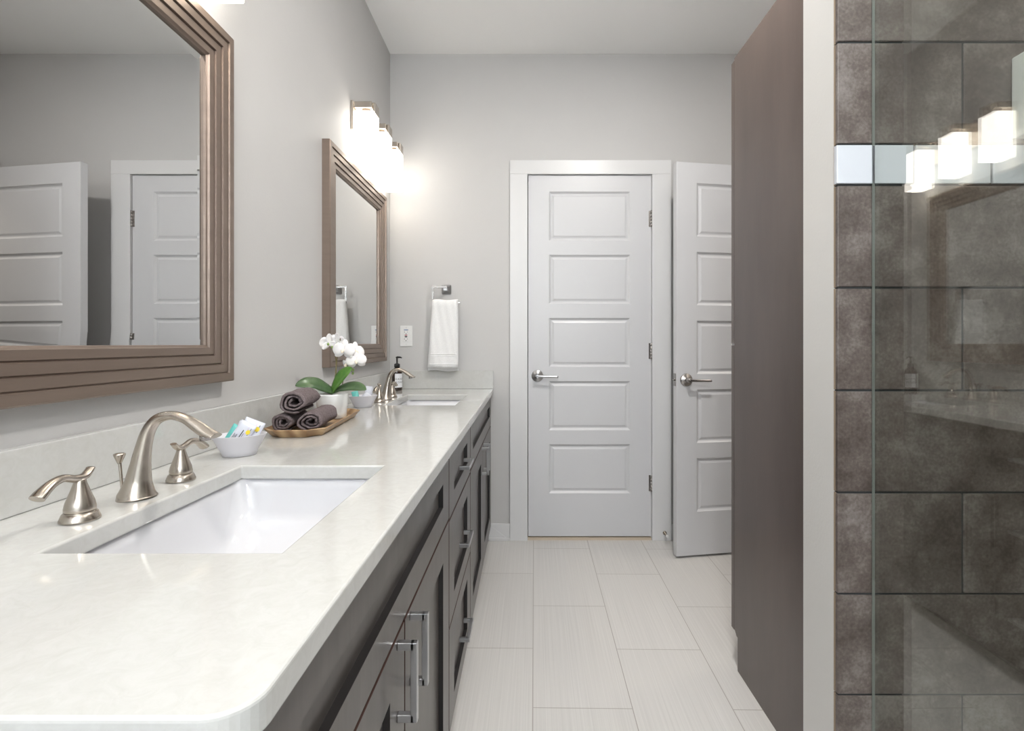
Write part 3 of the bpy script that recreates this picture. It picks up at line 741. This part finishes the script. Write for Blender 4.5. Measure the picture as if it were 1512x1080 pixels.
leaf([P3(491, 579), P3(480, 573.5, -.02), P3(466, 568, -.045), P3(452, 567, -.07), P3(436, 570, -.09)], .050, M['leaf'], .22, up=(.15, -.75, .65))
leaf([P3(491, 579), P3(498, 567, -.012), P3(508, 554, -.02), P3(520, 543, -.02)], .046, M['leaf2'], .30, up=(-.45, -.80, .35))
leaf([P3(493, 579), P3(506, 573.5, -.02), P3(524, 571.5, -.05), P3(541, 576, -.075)], .040, M['leaf'], .2, up=(.0, -.7, .7))
leaf([P3(491, 579, .01), P3(482, 574, .05), P3(474, 572, .08)], .036, M['leaf'], .2)
# flower stems with a stake
MB().tube([P3(492, 578), P3(494.5, 560), P3(496.5, 540, .005), P3(495.5, 526, .005), P3(493, 515, 0)], [.0022, .002, .0019, .0017, .0012], 10).build('stem', M['stem'], oc)
MB().tube([P3(495, 578, .004), P3(497, 540, .008), P3(500, 515, .01), P3(503.5, 496.5, .012)], .0015, 8).build('stake', M['stem'], oc)
MB().tube([P3(505, 576, .02), P3(507, 560, .02), P3(513.5, 543, .0), P3(512.5, 531, -.008), P3(512, 526, -.01), P3(516, 526, -.012)], [.0016]*5+[.001], 8).build('stem', M['stem'], oc)
def flower(c, face, s_, roll_=0.0, seed=0):
    """phalaenopsis bloom: three sepals, two broad petals, a lip"""
    nrm = Vector(face).normalized(); ux = nrm.cross(Vector((0, 0, 1))).normalized(); uz = ux.cross(nrm) * -1
    if uz.z < 0: uz = -uz
    mb = MB()
    def petal(a, ln, wd, cup, off):
        d_ = ux*math.cos(a) + uz*math.sin(a); e_ = nrm.cross(d_)
        K = 8; rows = []
        for i in range(K+1):
            u_ = i/K; ww = wd*math.sin(PI*min(.985, .06+.90*u_))**.62*.5
            base = Vector(c) + d_*ln*u_ + nrm*(off + cup*math.sin(PI*u_*.8) - .10*ln*u_*u_)
            rows.append([base + e_*ww*q + nrm*(-.14*ww*q*q + .0004*math.sin(9*u_+q*4)) for q in (-1, -.5, 0, .5, 1)])
            rows[-1] += [p - nrm*.0009 for p in reversed(rows[-1])]
        mb.loft(rows)
    for a in (90, 215, 325): petal(R(a)+roll_, s_*.5, s_*.34, .001, 0)
    for a in (8, 172): petal(R(a)+roll_, s_*.54, s_*.60, .004, .002)
    fo = mb.build('flower', M['petal'], oc)
    lp = MB()
    cc = Vector(c) + nrm*.003
    lp.tube([cc, cc + nrm*.006 - uz*.003, cc + nrm*.009 - uz*.010], [.003, .0055, .002], 10)
    lp.tube([cc + uz*.001, cc + nrm*.006 + uz*.003], [.003, .002], 10)
    lp.build('lip', M['lip'] if face[1] < 0 else M['bud'], fo)
flower(P3(486, 506, .0), (-.55, .55, .15), .062, .15)
flower(P3(498, 503.5, .012), (.25, .85, .2), .056, -.2)
flower(P3(507.5, 517.5, -.022), (-.10, -1, .05), .072, .1)
flower(P3(524, 519, .005), (.72, -.55, .15), .068, .25)
flower(P3(526, 533, -.012), (.25, -.95, -.10), .062, -.15)
flower(P3(513, 538, .012), (-.5, -.7, -.3), .040, .3)
for (px, py, dy) in ((521.5, 546.5, -.004), (521, 551.5, -.002), (484.5, 508.5, -.012), (490.5, 513, -.008), (497, 508.5, -.012)):
    c_ = P3(px, py, dy)
    MB().lathe([(.0008, -.005), (.0032, -.003), (.004, 0), (.003, .003), (.0008, .005)], c_, 12).build('bud', M['bud'], oc)
MB().tube([P3(513.5, 543), P3(517, 546, -.002), P3(521, 551, -.002)], .001, 8).build('stem', M['stem'], oc)

# ------------------------------------------------------------------ soap bottle
SP = Vector((-.704, 2.772, ZT))
t = thing('soap_bottle', SP, 'dark amber pump bottle of hand soap with white label behind the far faucet', 'bottle')
MB().lathe([(.022, 0), (.0265, .001), (.0275, .004), (.0275, .100), (.0262, .109), (.020, .117), (.0135, .122), (.0125, .130)], (0, 0, 0), 40).build('bottle', M['amber'], t)
pm = MB().lathe([(.0155, .126), (.0155, .142), (.0135, .145), (.006, .147), (.0045, .150), (.0045, .176), (.007, .177), (.007, .183), (.002, .184)], (0, 0, 0), 28)
pm.tube([(0, 0, .180), (.010, -.004, .1805), (.020, -.008, .180), (.028, -.011, .177)], [.006, .005, .0042, .0034], 10, (0, 0, 1), [.004, .0035, .003, .003])
pm.build('pump', M['black'], t)
def cyl_quad(a0, a1, z0, z1, r, k=24):
    mb = MB(); A = [a0+(a1-a0)*j/k for j in range(k+1)]
    vs = [(r*math.cos(a), r*math.sin(a), z) for z in (z0, z1) for a in A]
    return mb.add(vs, [(j, j+1, j+k+2, j+k+1) for j in range(k)], smooth=True)
LA = R(-46)
lb = cyl_quad(LA-R(54), LA+R(54), .018, .092, .0279).build('label', M['label'], t)
def text_mesh(s_, size):
    cu = bpy.data.curves.new('text', 'FONT'); cu.body = s_; cu.size = size; cu.align_x = 'CENTER'; cu.align_y = 'CENTER'
    cu.space_character = 1.25
    ob = bpy.data.objects.new('text', cu); COL.objects.link(ob)
    bpy.context.view_layer.update()
    dg = bpy.context.evaluated_depsgraph_get(); me_ = bpy.data.meshes.new_from_object(ob.evaluated_get(dg))
    vs = [v_.co.copy() for v_ in me_.vertices]; fs = [tuple(p.vertices) for p in me_.polygons]
    bpy.data.objects.remove(ob); bpy.data.curves.remove(cu); bpy.data.meshes.remove(me_)
    return vs, fs
tx = MB()
for s_, z in (('HAND', .063), ('SOAP', .046)):
    vs, fs = text_mesh(s_, .0155)
    tx.add([(.0282*math.cos(LA + p.x/.0282), .0282*math.sin(LA + p.x/.0282), z + p.y) for p in vs], fs)
tx.add([(.0282*math.cos(LA + p.x/.0282), .0282*math.sin(LA + p.x/.0282), .024 + p.y*.3) for p in [Vector((-.008, -.001, 0)), Vector((.008, -.001, 0)), Vector((.008, .001, 0)), Vector((-.008, .001, 0))]], [(0, 1, 2, 3)])
tx.build('lettering', M['ink'], lb)

# ------------------------------------------------------------------ tall linen cabinet, shower glass, fixture
TX, TY0, TY1 = .711, SY1 + .001, 1.754
t = thing('tall_cabinet', ((TX+XR)/2, 1.45, 0), 'tall brown linen cabinet with a plain side panel beside the shower partition', 'cabinet')
s_ = MB()                                    # side panel with toe-kick notch at the far foot
pr = [(TY0, 0), (1.726, 0), (1.726, .112), (1.736, .113), (1.746, .122), (TY1, .128), (TY1, 2.085), (TY0, 2.085)]
s_.loft([[(TX, y, z) for y, z in pr], [(TX+.019, y, z) for y, z in pr]], smooth=False)
s_.build('side_panel', M['tall'], t, world=True, bevel=.001)
MB().box((TX+.019, TY0, .11), (XR-.022, TY0+.012, 2.085)).box((XR-.022, TY0, 0), (XR-.003, TY1, 2.085)).box((TX+.019, TY0+.012, 2.066), (XR-.022, TY1, 2.085)).box((TX+.019, TY0+.012, .11), (XR-.022, TY1, .13)).box((TX+.019, 1.706, 0), (XR-.022, 1.726, .11)).build('carcass', M['tall'], t, world=True)
for z0, z1, hz in ((.122, 1.10, .86), (1.106, 2.078, .10)):
    for x0, x1, hx in ((TX+.001, (TX+XR-.003)/2-.0015, .05), ((TX+XR-.003)/2+.0015, XR-.005, None)):
        wd, ht = x1-x0, z1-z0
        o = panel_slab(wd, ht, .022, [(.07, wd-.07, .07, ht-.07)], SHP).build('door', M['tall'], t, bevel=.004)
        o.location = (x1 - t.location.x, TY1 + .026 - t.location.y, z0); o.rotation_euler = (0, 0, R(180))
        pull(o, .04 if hx else wd-.04, hz, True)
MB().lathe([(.0045, 0), (.0045, .003)], (TX+.004, TY1+.026, 1.103), 12, axis='y').build('bumper', M['plastic'], t, world=True)

GX = .688
t = thing('shower_glass', (GX, .3, .10), 'clear frameless glass panel of the shower reflecting the vanity', 'glass panel')
MB().box((GX, -.58, .10), (GX+.008, YT-.0022, 2.25)).build('glass_sheet', M['glass'], t, world=True)
MB().box((GX+.0015, YT-.0020, .10), (GX+.0065, YT-.0004, 2.25)).build('edge_seal', M['glass_edge'], t, world=True)

t = thing('shower_dispenser', (1.02, YT, 1.595), 'white box with a dark rounded front on the shower tiles at the right edge', 'shower fixture')
MB().box((-.052, -.036, -.081), (.07, 0, .081)).build('body', M['plastic'], t, bevel=.003)
MB().loft([rrect(.010, 0, .059, .079, .02, .036, 6), rrect(.010, 0, .059, .079, .02, .041, 6), rrect(.010, 0, .053, .073, .018, .044, 6)], smooth=False).xf(Matrix.Rotation(R(90), 4, 'X')).build('front_cover', M['grout'], t)
